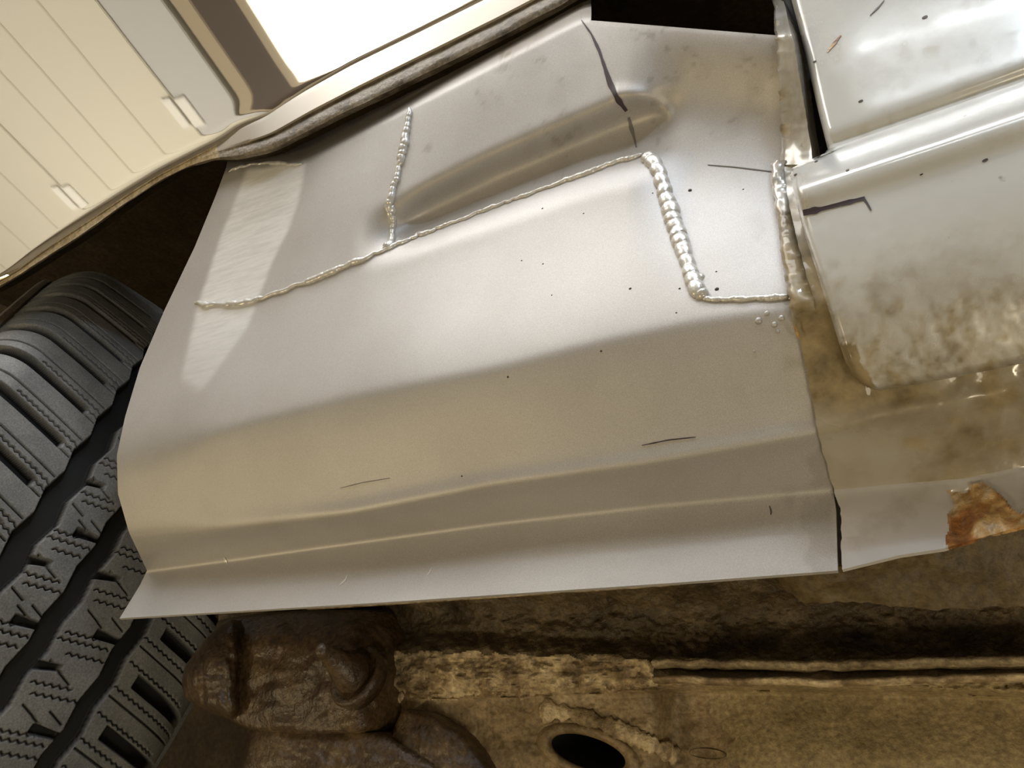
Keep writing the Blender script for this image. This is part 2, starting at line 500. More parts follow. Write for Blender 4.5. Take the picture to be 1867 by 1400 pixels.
above = np.where(cx < 1176, cy < seamy(cx), (cx > fatx(cy)) & (cy < 546))
nfl = sum([10, 44, 46, 34, 34]) + 6
rowi = np.repeat(np.arange(cx.shape[0])[:, None], cx.shape[1], 1)
flange = rowi >= nfl
left = above & (cx < upx(cy)); mid = above & ~left & ~((cx > 1078) & (cy < K[0](cx) - 1))
att = dict(sand=sand, dirt_shade=dirt_shade)
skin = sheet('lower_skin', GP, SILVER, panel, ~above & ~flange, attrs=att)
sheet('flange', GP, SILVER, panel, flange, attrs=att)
sheet('front_patch', GP, SILVER, panel, left, attrs=att)
pp = sheet('pillar_patch', GP, SILVER, panel, mid, attrs=att)
pp['label'] = 'pressed upper patch with a long recess'


def weld(name, pts, rpx, pitch, amp, seed, lump=.25, flat=.8):
    x, y, s = path(pts, 1.6)
    x = x + 1.6 * vnoise(np.stack([s / 9, 0 * s, 0 * s + seed], -1), seed); y = y + 1.6 * vnoise(np.stack([s / 8, 0 * s + 3, 0 * s], -1), seed + 5)
    N = snorm(x, y); P = S(x, y) + N * .0006
    zc = np.linalg.norm(P - CAM, axis=1) * .93
    saw = ((s / pitch + .25 * vnoise(np.stack([s / 30, 0 * s, 0 * s], -1), seed + 2)) % 1.)
    prof = np.sqrt(np.clip(1 - (saw * 1.55 - .6)**2, 0.02, 1))
    r = rpx * zc / FPX * ((1 - amp) + amp * prof) * (1 + lump * vnoise(np.stack([s / 22, 0 * s, 0 * s], -1), seed + 9))
    r *= sst(0, 10, s) * .6 + .4; r *= (1 - .5 * sst(s[-1] - 8, s[-1], s))
    v, f = tube_mesh(P, r, 14, flat, N)
    return mesh_obj(name, v, f, WELD, panel)


bead_long = weld('weld_bead', SEAM_LONG, 5.6, 13, .30, 1, .35)
BEADS = {}
BEADS['up'] = weld('weld_bead', SEAM_UP, 8.5, 10, .38, 2, .40)
BEADS['fat'] = weld('weld_bead', SEAM_FAT, 15.5, 17, .42, 3, .14, .75)
weld('weld_bead', SEAM_LOW, 6.5, 16, .35, 4, .30)
weld('weld_bead', [(418, 313), (438, 306), (462, 300), (490, 297), (520, 299), (552, 301)], 4., 11, .5, 6, .4)
for (x, y, r) in [(709, 368, 9), (713, 383, 11), (1276, 505, 11), (1268, 520, 10), (372, 556, 8), (1442, 541, 7), (1186, 290, 9), (1206, 322, 7)]:
    a = np.linspace(0, 1, 5); P = S(np.array(float(x)), np.array(float(y))); zc = np.linalg.norm(P - CAM) * .93
    nn = snorm(np.array(float(x)), np.array(float(y))); rr = r * zc / FPX
    v, f = lathe(P - nn * rr * .4, nn, [(rr, 0), (rr * .95, rr * .35), (rr * .7, rr * .7), (rr * .3, rr * .9)], 14, .06)
    mesh_obj('weld_lump', v, f, WELD, BEADS['up'] if 700 < x < 730 else BEADS['fat'] if 1160 < x < 1290 else bead_long)


def ribbon(name, pts, wpx, fn, mat, parent, lift=.00035, taper=False):
    x, y, s = path(pts, 3.)
    dx = np.gradient(x); dy = np.gradient(y); l = np.hypot(dx, dy); nx, ny = -dy / l, dx / l
    w = np.broadcast_to(np.asarray(wpx, float), (len(np.atleast_1d(wpx)),))
    w = np.interp(s / s[-1], np.linspace(0, 1, len(w)), w) if len(w) > 1 else np.full(len(s), w[0])
    w = w * (1 + .25 * vnoise(np.stack([s / 11, 0 * s, 0 * s + 2], -1), 4)) * .5
    cols = np.linspace(-1, 1, 5)
    PX = x[:, None] + nx[:, None] * w[:, None] * cols; PY = y[:, None] + ny[:, None] * w[:, None] * cols
    return sheet(name, fn(PX, PY, lift), mat, parent, thick=.0002)


o = ribbon('marker_line', SCRIBE, [2, 3, 7, 4, 8, 9, 9, 7], S, MARKER, pp); o['label'] = 'dark purple marker line'
o = ribbon('marker_line', [(1146, 215), (1150, 232), (1156, 252), (1160, 268)], [5, 6, 5, 3], S, INK, pp); o['label'] = 'faint grey marker line'
ribbon('scratch', [(1290, 300), (1340, 304), (1405, 312)], [1, 1.8, 1.8], S, INK, panel)
ribbon('scratch', [(1170, 812), (1220, 802), (1268, 797)], [1.5, 3, 1.5], S, MARKER, panel)
ribbon('scratch', [(1403, 922), (1406, 932), (1405, 938)], [1.5, 2.5, 1.5], S, MARKER, panel)
o = ribbon('scratch', [(634, 1046), (630, 1056), (618, 1068)], [1, 3, 1], S, WELD, panel); o['label'] = 'bright scratch'
o = ribbon('scratch', [(787, 1034), (784, 1042), (778, 1049)], [1, 3, 1], S, WELD, panel); o['label'] = 'bright scratch'
o = ribbon('scratch', [(408, 1016), (410, 1021), (413, 1027)], [2, 5, 2], S, WELD, panel); o['label'] = 'bright scratch'
ribbon('scratch', [(620, 890), (660, 880), (710, 872)], [1., 2, 1.], S, INK, panel)
for (x, y, r) in [(1258, 347, 4), (1307, 527, 4.5), (1149, 526, 3), (1239, 526, 2.5), (1306, 495, 2), (989, 380, 2), (1064, 389, 1.8), (990, 481, 2), (951, 475, 1.8),
                  (1096, 640, 2.4), (926, 687, 2.4), (1006, 538, 1.8), (1233, 570, 2), (1355, 345, 1.8), (1190, 352, 1.6), (842, 868, 2), (1440, 560, 2)]:
    P = S(np.array(float(x)), np.array(float(y))); nn = snorm(np.array(float(x)), np.array(float(y))); rr = r * np.linalg.norm(P - CAM) * .93 / FPX
    v, f = lathe(P - nn * rr * .2, nn, [(rr, 0), (rr * .9, rr * .35), (rr * .4, rr * .7)], 10, .08)
    mesh_obj('spatter', v, f, SPECK, skin)
for (x, y, r) in [(1383, 585, 7), (1398, 571, 5), (1412, 592, 6), (1425, 580, 6), (1375, 640, 3), (1418, 604, 4)]:
    P = S(np.array(float(x)), np.array(float(y))); nn = snorm(np.array(float(x)), np.array(float(y))); rr = r * np.linalg.norm(P - CAM) * .93 / FPX
    v, f = lathe(P - nn * rr * .2, nn, [(rr, 0), (rr * .95, rr * .3), (rr * .7, rr * .6), (rr * .25, rr * .75)], 14, .07)
    mesh_obj('paint_drip', v, f, SILVER, skin)
# second sheet edge that shows just under the flange
x = np.linspace(560, 1238, 90); f0 = lambda d: at(x, K[5](x) + d, -.0085 + .0 * x)
sheet('backing_flange', np.stack([f0(-14), f0(-4), f0(2.), f0(5.)], 0), SEAL, panel, thick=.001)

xl_lo = pl([(255, 1520), (285, 1500), (297, 1462), (305, 1446), (318, 1440), (345, 1446), (410, 1462), (470, 1481), (560, 1509), (620, 1528), (660, 1541), (685, 1556), (700, 1572), (710, 1592), (714, 1606)])
BT = smooth_line([(1540, 724), (1600, 713), (1740, 688), (1867, 662), (1990, 640)], 10)
# ------------------------------------------------------------------ old sill behind and beside the repair panel
old = thing('old_body_sill', 'dirty old sill and pillar strip with bare metal and rust under the door', 'car body', S(np.array(1640.), np.array(990.)))
KO = [ext([(1400, 300), (1500, 300)]), K[2], K[3], K[4], K[5]]
RXO = lambda y: RX(y) + 1.5 + 7 * sst(885, 935, np.atleast_1d(y)) + 1.6 * vnoise(np.stack([np.atleast_1d(y) / 9., 0 * np.atleast_1d(y), 0 * np.atleast_1d(y)], -1), 8)[0]


def old_y(px, py):
    b = sill_y(px, py)
    up = sst(640, 520, py)                             # pillar part stands proud of the new metal
    return b * (1 - .0 * up) - .0025 - .004 * up + .004 * sst(1465, 1500, px - .20 * (py - 300)) * up


OS = lambda px, py, off=0.: at(px, py, old_y(px, py) - off)
gx, gy = sill_grid(KO, [56, 40, 22, 26], 200, RXO, lambda y: 2260.)
nz = fbm(np.stack([gx / 45., gy / 45., 0 * gx], -1), 21, 4)
edge = 1660 + 45 * vnoise(np.stack([gy / 26., 0 * gy, 0 * gy], -1), 12) + .35 * (gy - 760)
bare = sst(20, -12, gx - edge) * sst(690, 790, gy + 24 * nz)                # ground bare patch below the door corner
rustx = 1722 - .16 * (gy - 905) * 0 + 14 * vnoise(np.stack([gy / 20., 0 * gy, 0 * gy + 4], -1), 15)
rusty = (gx > rustx) & (gy > K[4](gx) + 14 + 10 * nz + sst(1780, 1867, gx) * 70)
strip = sst(430, 500, gy) * sst(800, 690, gy + 30 * nz) * sst(1700, 1620, gx)
dirt_shade = np.clip(.50 + .5 * nz, .12, 1) * sst(520, 640, gy) * (1 - .72 * bare) + .55 * sst(330, 420, gy) * sst(640, 500, gy) + .8 * strip
dirt_shade = np.clip(dirt_shade, 0, 1) * (1 - .55 * (gy > K[4](gx)))
bump = .0005 * nz * (1 - bare) + np.where(rusty, .0022 * nz - .001, 0)
GPo = at(gx, gy, old_y(gx, gy) + bump)
cm = lambda a: a[:-1, :-1]
fl = np.repeat(np.arange(gx.shape[0] - 1)[:, None], gx.shape[1] - 1, 1) >= 56 + 40 + 22
under_door = (gx > xl_lo(gy) + 26) & (gy < BT(gx) - 14)
free = ~cm(under_door)
sheet('sill_face', GPo, mat_carpaint('sill paint under road grime', (.40, .37, .31), (.50, .46, .39), .8), old, ~cm(rusty) & ~fl & free, attrs=dict(dirt_shade=dirt_shade))
sheet('sill_flange', GPo, mat_carpaint('brushed sill flange', (.50, .49, .49), (.60, .59, .60), .6), old, ~cm(rusty) & fl, attrs=dict(dirt_shade=dirt_shade * .5))
o = sheet('rust_patch', GPo, RUSTY, old, cm(rusty), attrs=dict(dirt_shade=dirt_shade)); o['label'] = 'orange rust blisters'
# pillar edge strip above the step
r = np.linspace(-60, 300, 90)
Lx = pl([(-60, 1403), (0, 1409), (100, 1416), (200, 1421), (275, 1423), (300, 1418)]); Rx = pl([(-60, 1418), (0, 1437), (100, 1466), (200, 1488), (270, 1503), (300, 1508)])
lx = Lx(r) + 2.2 * vnoise(np.stack([r / 8, 0 * r, 0 * r], -1), 31); rx = Rx(r)
us = np.array([0, .04, .12, .3, .5, .62, .7, .76, .84, .92, 1.]); ds = np.array([.006, -.001, -.004, -.0045, -.006, -.0085, -.009, -.006, .0, .008, .016])
PX = lx[:, None] + (rx - lx)[:, None] * us; PY = r[:, None] + 0 * us
PXd = sill_y(1410 + 0 * PX, PY) - .003 + ds
sheet('pillar_edge', at(PX, PY, PXd), PILLARP, old, attrs=dict(dirt_shade=np.clip(sst(.2, .7, fbm(np.stack([PX / 12, PY / 12, 0 * PX], -1), 41)), 0, 1) * (us < .2)))
# torn folded edge under the step
r = np.linspace(292, 640, 120)
lx = pl([(292, 1412), (300, 1404), (345, 1407), (362, 1412), (420, 1419), (470, 1425), (540, 1437), (640, 1456)])(r) + 2.5 * np.round(vnoise(np.stack([r / 13, 0 * r, 0 * r], -1), 33) * 2) / 2
rx = pl([(292, 1440), (310, 1437), (360, 1444), (410, 1455), (470, 1472), (560, 1500), (640, 1530)])(r)
us = np.array([0, .06, .16, .35, .55, .75, .9, 1.]); ds = np.array([.004, -.0008, -.0018, -.0018, -.0015, -.0008, .003, .012])
PX = lx[:, None] + (rx - lx)[:, None] * us; PY = r[:, None] + 0 * us
nzt = fbm(np.stack([PX / 14, PY / 14, 0 * PX], -1), 51)
sheet('torn_edge', at(PX, PY, old_y(PX, PY) + ds[None] * (1 - .9 * sst(520, 640, PY)) + .0045 * sst(540, 640, PY) + .0006 * nzt), PILLARP, old, attrs=dict(dirt_shade=np.clip(sst(320, 420, PY) * .9 + .3 * nzt, 0, 1)))
mk = ribbon('scratch', [(1447, 590), (1452, 605), (1457, 618)], [2, 5, 2], OS, RUSTY, old, .002)
# underside strip of older paint hanging under the flange
x = np.linspace(1420, 2260, 150); top = K[5](x); bot = np.interp(x, [1420, 1445, 1465, 1560, 1620, 1700, 1800, 1990], [1066, 1085, 1098, 1096, 1104, 1112, 1108, 1100]) + 3 * vnoise(np.stack([x / 14, 0 * x, 0 * x], -1), 61)
ws = np.linspace(0, 1, 8)
PX = x[None] + 0 * ws[:, None]; PY = (top - 6)[None] * (1 - ws)[:, None] + bot[None] * ws[:, None]
sheet('inner_flange', at(PX, PY, .004 + .012 * ws[:, None] + .0015 * fbm(np.stack([PX / 40, PY / 20, 0 * PX], -1), 62)), FLANGEB, old)

# ------------------------------------------------------------------ door
door = thing('car_door', 'glossy greyish white car door with a swage line and marker stroke', 'car door', at(1700, 500, -.03))
G0 = ext([(1440, -260), (1990, -260)]); GR = smooth_line([(1440, 296), (1514, 271), (1690, 210), (1867, 147)], 10); UP_ = smooth_line([(1440, 312), (1501, 295), (1690, 236), (1867, 172)], 10)
BR = smooth_line([(1440, 360), (1560, 320), (1700, 275), (1867, 219)], 20)


def door_y(px, py):
    px = np.asarray(px, float); py = np.asarray(py, float)
    g, u, b, t = GR(px), UP_(px), BR(px), BT(px)
    yu = -.0170 - .010 * (1 - np.clip((g - py) / 330., 0, 1.4))**1.0 * .9 + .0030 * np.exp(-((g - py - 6) / 14.)**2)
    yu = yu - .0015 * np.sin(np.clip((g - py) / 120., 0, 3.1)) 
    # roll out over the swage line, then a long flat face falling in to the bottom
    k = np.clip((py - g) / (b - g), 0, 1); out = -.0262 - .0165 * np.sin(k * math.pi / 2)**1.2
    w = np.clip((py - b) / (t - b), 0, 1.05); low = -.0427 + .0035 * sst(0, .12, w) - .0030 * np.sin(np.clip(w, 0, 1) * math.pi) + .016 * w**2.2
    return np.where(py < g, yu, np.where(py < b, out, low)) - .018


DS = lambda px, py, off=0.: at(px, py, door_y(px, py) - off)
xl_up = pl([(-260, 1383), (-90, 1418), (0, 1443), (100, 1469), (200, 1491), (300, 1516)])
gx, gy = sill_grid([G0, GR], [70], 130, lambda y: xl_up(y), lambda y: 2260.)
e = np.clip((gx - xl_up(gy)) / 12., 0, 1)
yy = door_y(gx, gy) + .010 * (1 - np.sqrt(1 - (1 - e)**2))
nz = fbm(np.stack([gx / 50., gy / 50., 0 * gx], -1), 71)
dup_skin = sheet('upper_skin', at(gx, gy, yy), DOORP, door, attrs=dict(dirt_shade=.25 * sst(.35, .9, nz)))
gx, gy = sill_grid([GR, BR, BT], [34, 80], 190, lambda y: xl_lo(y), lambda y: 2260.)
e = np.clip((gx - xl_lo(gy)) / 14., 0, 1); eb = np.clip((BT(gx) - gy) / 12., 0, 1)
yy = door_y(gx, gy) + .010 * (1 - np.sqrt(1 - (1 - e)**2)) + .008 * (1 - np.sqrt(1 - (1 - eb)**2))
nz = fbm(np.stack([gx / 40., gy / 40., 0 * gx], -1), 73, 4); nf = fbm(np.stack([gx / 14., gy / 14., 0 * gx], -1), 75)
dirt_shade = .16 * sst(.0, .8, nz) * sst(380, 520, gy) + .85 * sst(470, 640, gy + 40 * nz) * (.6 + .4 * nf) + .35 * sst(1490, 1455, gx) * sst(.0, .5, nf)
dirt_shade = dirt_shade + .9 * inside([(1530, 625), (1560, 628), (1570, 660), (1600, 708), (1560, 706), (1540, 668)], gx, gy)
yy = yy + .00010 * fbm(np.stack([gx / 30., gy / 30., 0 * gx], -1), 77) * sst(330, 420, gy)
dlo_skin = sheet('lower_skin', at(gx, gy, yy), DOORP, door, attrs=dict(dirt_shade=np.clip(dirt_shade, 0, 1)))
o = ribbon('marker_line', [(1464, 388), (1500, 380), (1540, 370), (1577, 361)], [13, 9, 8, 7], DS, MARKER, dlo_skin, .0004); o['label'] = 'dark purple marker stroke'
ribbon('marker_line', [(1574, 361), (1582, 372), (1588, 383)], [6, 4, 2], DS, MARKER, dlo_skin, .0004)
ribbon('scratch', [(1612, 0), (1602, 12), (1586, 28)], [1.5, 2.5, 1.5], DS, INK, dup_skin, .0004)
ribbon('scratch', [(1508, 95), (1520, 80), (1533, 64)], [3, 5, 3], DS, RUSTY, dup_skin, .0003)
for (x, y, r) in [(1686, 31, 5), (1569, 184, 4), (1485, 112, 3), (1488, 294, 3), (1450, 318, 3), (1796, 292, 5), (1680, 318, 3), (1545, 310, 3)]:
    ribbon('paint_chip', [(x - r, y + r * .4), (x, y), (x + r, y - r * .5)], [r * .5, r * 1.2, r * .5], DS, SPECK, dup_skin if y < 280 else dlo_skin, .0003)
# dark tube standing in for shade in the gap behind the door's edge
gp = [(1420, -60), (1440, 0), (1466, 100), (1489, 200), (1506, 275), (1470, 300), (1444, 330), (1452, 380), (1468, 440), (1490, 510), (1520, 600), (1545, 670), (1575, 712), (1640, 718), (1750, 700), (2260, 610)]
x, y, s = path(gp, 8); P = at(x, y, sill_y(np.minimum(x, 1600), y) * 0 - .012 + .004 * sst(300, 360, y))
v, f = tube_mesh(P, .0035, 10); mesh_obj('edge_gap_shade', v, f, GAP, door)

# ------------------------------------------------------------------ front wing with its arch lip and folded lower edge
FN = np.array([.056, -.99, .13]); FN /= np.linalg.norm(FN)
FP = at(400, 280, -.052)


def on_fender(px, py, off=0.):
    r = rays(px, py); t = ((FP - CAM) @ FN + off) / (r @ FN)      # off > 0 stands out of the wing
    return CAM + r * t[..., None]


fender = thing('front_fender', 'pale silver front fender mirroring the open garage door, above the dark arch', 'car fender', on_fender(np.array(390.), np.array(270.)))
# upper limit of the rolled edge, in the picture
EU = np.array([(-60, 540), (-20, 515), (18, 494), (60, 462), (110, 428), (170, 388), (230, 347), (280, 316), (330, 290), (384, 262), (430, 232), (484, 210), (520, 186), (556, 163), (640, 116), (760, 57), (900, -14), (1000, -64), (1120, -124), (1240, -172), (1360, -210)], float)
EL = np.array([(-60, 556), (-20, 534), (22, 512), (66, 485), (116, 452), (176, 412), (236, 369), (286, 336), (336, 308), (392, 291), (440, 292), (500, 277), (540, 258), (580, 238), (664, 198), (780, 141), (920, 73), (1030, 14), (1150, -50), (1270, -98), (1390, -138)], float)
Lp = np.r_[0, np.cumsum(np.linalg.norm(np.diff(EU, axis=0), axis=1))]; ss = np.linspace(0, Lp[-1], 260)
sm = lambda a: np.convolve(np.pad(a, 4, 'edge'), np.hanning(11)[1:-1] / np.hanning(11)[1:-1].sum(), 'valid')
eu = np.stack([sm(np.interp(ss, Lp, EU[:, i])) for i in (0, 1)], -1); el = np.stack([sm(np.interp(ss, Lp, EL[:, i])) for i in (0, 1)], -1)
vs = np.r_[0, .003, .006, .009, .012, .015, .018, .022, .026, .032, .04, np.linspace(.12, 1, 30)]
FAR = np.array([(-70, 520), (-60, 300), (-40, -40), (400, -100), (1050, -230), (1370, -300)], float)      # past the frame; its unseen right end is added to block light
lf = np.r_[0, np.cumsum(np.linalg.norm(np.diff(FAR, axis=0), axis=1))]; lf = lf / lf[-1]
far = np.stack([sm(np.interp(ss / Lp[-1], lf, FAR[:, i])) for i in (0, 1)], -1)
dv = far - eu; vpx = np.minimum(vs[:11, None] * 1000., .25 * np.linalg.norm(dv, axis=1)[None] * vs[:11, None] / .1)
un = dv / np.linalg.norm(dv, axis=1)[:, None]
PX = np.vstack([eu[None, :, 0] + un[None, :, 0] * vpx, eu[None, :, 0] * (1 - vs[11:, None]) + far[None, :, 0] * vs[11:, None]])
PY = np.vstack([eu[None, :, 1] + un[None, :, 1] * vpx, eu[None, :, 1] * (1 - vs[11:, None]) + far[None, :, 1] * vs[11:, None]])
roll = np.clip(1 - vs / .020, 0, 1)**2
P = on_fender(PX, PY, 0.) + np.array([0, .0028, 0]) * roll[:, None, None] + np.array([0, .0009, 0]) * (sst(60, 0, np.hypot(PX - eu[None, :, 0], PY - eu[None, :, 1])) * sst(430, 520, eu[:, 0])[None])[..., None]
sheet('outer_skin', P, FENDER, fender, thick=.001)
# swage that follows the lower edge (the pressed line above the flange) and the folded flange below it
ws = np.linspace(0, 1, 21); bodypart = sst(395, 470, eu[:, 0])
off = np.interp(ws, [0, .10, .40, .52, .60, .68, .80, .90, 1.], [-.0028, -.0020, -.0024, -.0026, -.0055, -.0034, -.0036, -.0050, -.010])
offl = np.interp(ws, [0, .15, .5, .85, 1.], [-.0028, -.0036, -.0044, -.0056, -.010])
PX = eu[None, :, 0] * (1 - ws)[:, None] + el[None, :, 0] * ws[:, None]; PY = eu[None, :, 1] * (1 - ws)[:, None] + el[None, :, 1] * ws[:, None]
O = off[:, None] * bodypart[None] + offl[:, None] * (1 - bodypart)[None]
P = on_fender(PX, PY, O) + .00045 * fbm(np.stack([ss[None] / 46. + 0 * PX, ws[:, None] * 4 + 0 * PX, 0 * PX], -1), 81)[..., None] * np.array([0, 1, 0]) * (ws > .55)[:, None, None]
ms = np.zeros((20, 259), bool); ms[:, :] = (eu[:-1, 0] < 388)[None]
sheet('arch_lip', P, LIP, fender, ms, thick=.0008)
m2 = ~ms; m3 = m2.copy(); m3[11:] = False; m2[:11] = False
o = sheet('rolled_edge', P, mat_plain('dull silver fender paint', (.40, .365, .315), .36, .45), fender, m3, thick=.0008)
sheet('folded_flange', P, SEAMDIRT, fender, m2, thick=.0008)
# the return of the flange going into the car
ws = np.linspace(0, 1, 6)
last = P[-1]; dn = np.stack([0 * ws, .007 * ws, .004 * ws], -1)
sheet('flange_return', last[None] + dn[:, None], DARK, fender, thick=.0008)
# bulged bracket at the corner of the arch
cp = np.array([(388, 282), (396, 262), (430, 246), (482, 240), (506, 248), (500, 266), (470, 282), (430, 290)], float)


def pillow(name, poly, yb, h, mat, parent, rough=.0, seed=0, nr=12, n=80, cxy=None, pw=.5):
    """a solid lump with a traced outline, bulging out of the car by h, closed behind"""
    p = np.vstack([poly, poly[:1]]).astype(float); L = np.r_[0, np.cumsum(np.linalg.norm(np.diff(p, axis=0), axis=1))]
    s = np.linspace(0, L[-1], n, endpoint=False); ox, oy = np.interp(s, L, p[:, 0]), np.interp(s, L, p[:, 1])
    k = np.array([.1, .2, .4, .2, .1]); cyc = lambda a: sum(ki * np.roll(a, j - 2) for j, ki in enumerate(k))
    ox, oy = cyc(ox), cyc(oy); c = np.array(cxy) if cxy is not None else np.array([ox.mean(), oy.mean()])
    rr = np.linspace(.0, 1, nr)[1:]
    PX = c[0] + (ox - c[0])[None] * rr[:, None]; PY = c[1] + (oy - c[1])[None] * rr[:, None]
    Yv = yb(PX, PY) if callable(yb) else yb + 0 * PX
    yv = Yv - h * (1 - rr[:, None]**2)**pw + rough * (fbm(np.stack([PX / 42, PY / 30, 0 * PX], -1), seed, 3) + .5 * (1 - 2 * np.abs(vnoise(np.stack([PX / 13, PY / 34, 0 * PX], -1), seed + 4))))
    P = at(PX, PY, yv); back = P[-1] + np.array([0, abs(h) * .8 + .004, 0])
    y0 = (float(yb(c[0], c[1])) if callable(yb) else yb) - h
    v = np.vstack([at(c[0], c[1], y0)[None], P.reshape(-1, 3), back]); f = []
    for k in range(n): f.append((0, 1 + k, 1 + (k + 1) % n))
    for i in range(len(rr)):
        for k in range(n):
            k2 = (k + 1) % n
            f.append((1 + i * n + k, 1 + (i + 1) * n + k, 1 + (i + 1) * n + k2, 1 + i * n + k2))
    f.append(tuple(1 + len(rr) * n + k for k in range(n)))
    return mesh_obj(name, v, f, mat, parent)


# ------------------------------------------------------------------ tyre
p0 = np.array([110., 850.]); d0 = rays(p0[0], p0[1]); d0 /= np.linalg.norm(d0)


def img_dir(px, py, ux, uy):
    a = rays(px, py); b = rays(px + ux, py + uy); a /= np.linalg.norm(a); b /= np.linalg.norm(b)
    q = b - a; q -= d0 * (q @ d0); return q / np.linalg.norm(q)


lean = math.radians(40.)
e_t = img_dir(p0[0], p0[1], math.sin(lean), -math.cos(lean))
e_a = np.cross(d0, e_t); e_a /= np.linalg.norm(e_a)
if e_a @ img_dir(p0[0], p0[1], 1, .6) < 0: e_a = -e_a
TD = .60; R = .36; al = math.radians(29.); tw = .10
ax = e_a * math.cos(tw) + d0 * math.sin(tw); ax /= np.linalg.norm(ax)       # wheel axis, outer side -> inner side
nn = -d0 * math.cos(al) + e_t * math.sin(al); nn -= ax * (nn @ ax); nn /= np.linalg.norm(nn)
tt = np.cross(ax, nn)
if tt @ e_t < 0: tt = -tt
P0t = CAM + d0 * TD; WC = P0t - nn * R
th0, th1 = math.radians(-31), math.radians(68)
HW = .155


def tyre_depth(th, w):
    """groove depth (m) over the tread; w across from the outer shoulder, arc length a around"""
    a = th * R; g = np.zeros_like(a)
    per = .034
    k = (a / per) % 1.
    dd = lambda c, hw, soft=.0008: 1 - sst(hw, hw + soft, np.abs(c))
    zig = .0016 * np.sin(k * 2 * math.pi)
    st = .0035 * (np.abs(((a / per) % 1.) - .5) * 2 - .5)
    # three grooves round the tyre
    for c, hw in ((.011, .0072), (.053, .0056), (.101, .0050)):
        g = np.maximum(g, .0085 * dd(w - c - st * (1 if c < .04 else .7), hw, .0016))
    def slots(w0, w1, slope, hw, depth, ph, per=.034):
        c = ((a + slope * (w - w0)) / per + ph) % 1. - .5
        inw = sst(w0 - .002, w0, w) * (1 - sst(w1, w1 + .004, w))
        return depth * dd(c * per, hw * (1 - .35 * sst(w0, w1, w)), .001) * inw

    def sipes(w0, w1, slope, ph, depth=.004, zz=.0, hw=.0004, per=.034):
        c = ((a + slope * (w - w0) + zz * (np.abs(((w - w0) / .0046) % 1. - .5) * 4 - 1)) / per + ph) % 1. - .5
        inw = sst(w0, w0 + .001, w) * (1 - sst(w1, w1 + .001, w))
        return depth * dd(c * per, hw, .0005) * inw
    M = np.maximum
    # outer shoulder: a wide slot closed short of the first groove, fine cuts between
    g = M(g, slots(-.125, -.010, .30, .0052, .009, .0))
    for ph, z in ((.27, 0.), (.44, .0008), (.60, .0008), (.78, 0.)):
        g = M(g, sipes(-.105 if z == 0 else -.050, .001, .30, ph, zz=z))
    P2 = .062
    # second rib
    g = M(g, slots(.016, .028, -.30, .0026, .007, .50, P2)); g = M(g, slots(.033, .048, -.15, .0026, .007, .02, P2))
    for ph, w0, w1 in ((.12, .020, .036), (.205, .019, .046), (.29, .026, .044), (.62, .020, .042), (.70, .024, .047)): g = M(g, sipes(w0, w1, -.22, ph, zz=.0010, per=P2))
    for ph, w0 in ((.40, .021), (.46, .028), (.84, .036), (.90, .029), (.78, .020)): g = M(g, sipes(w0, w0 + .010, .38, ph, per=P2))
    # third rib
    g = M(g, slots(.058, .070, -.30, .0026, .007, .30, P2)); g = M(g, slots(.080, .095, -.10, .0026, .007, .80, P2))
    for ph, w0, w1 in ((.92, .062, .084), (.00, .060, .092), (.09, .070, .094), (.44, .062, .086), (.53, .066, .094)): g = M(g, sipes(w0, w1, -.22, ph, zz=.0010, per=P2))
    for ph, w0 in ((.20, .064), (.26, .072), (.64, .066), (.70, .075), (.60, .082)): g = M(g, sipes(w0, w0 + .011, .38, ph, per=P2))
    # inner shoulder
    g = M(g, slots(.120, .22, .20, .0040, .009, .3)); g = M(g, sipes(.108, .19, .20, .52, zz=.0008)); g = M(g, sipes(.108, .19, .20, .70)); g = M(g, sipes(.108, .16, .20, .02, zz=.0008))
    return g


tyre = thing('winter_tyre', 'dusty black winter tyre with zigzag sipes, left of the silver panel', 'tyre', WC)


def tyre_pts(th, w):
    """w: -.14 .. .20 across; the section rounds off at both shoulders into the sidewalls"""
    wo, wi = -.052, .140
    lo = np.clip((wo - w) / .052, 0, 1); hi = np.clip((w - wi) / .05, 0, 1)
    # crown + round shoulders
    r = R - .010 * ((w - .045) / .10)**2 * 0.6
    wx = w.copy()
    A = lo * 1.35; r = r - np.where(lo > 0, .046 * (1 - np.cos(A)), 0); wx = np.where(lo > 0, wo - .036 * np.sin(A), wx)
    B = hi * 1.35; r = r - np.where(hi > 0, .046 * (1 - np.cos(B)), 0); wx = np.where(hi > 0, wi + .036 * np.sin(B), wx)
    g = tyre_depth(th, w); fade = 1 - sst(.55, 1, lo) - sst(.6, 1, hi)
    nA = np.where(lo > 0, lo * .9, np.where(hi > 0, hi * .9, 0)); sg = np.where(lo > 0, -1, 1)
    r = r - g * np.cos(nA) * np.clip(fade, 0, 1); wx = wx - sg * g * np.sin(nA) * np.clip(fade, 0, 1)
    rad = nn * 1.
    P = WC + (np.cos(th)[..., None] * nn + np.sin(th)[..., None] * tt) * r[..., None] + ax * wx[..., None]
    return P, g * np.clip(fade, 0, 1)


nth = 1450; nw = 500
th = np.linspace(th0, th1, nth); w = np.linspace(-.104, .190, nw)
T, Wd = np.meshgrid(th, w, indexing='ij')
P, g = tyre_pts(T, Wd)
tr = sheet('tread', P, RUBBER, tyre, thick=0, attrs=dict(deep=sst(.0028, .007, g)))
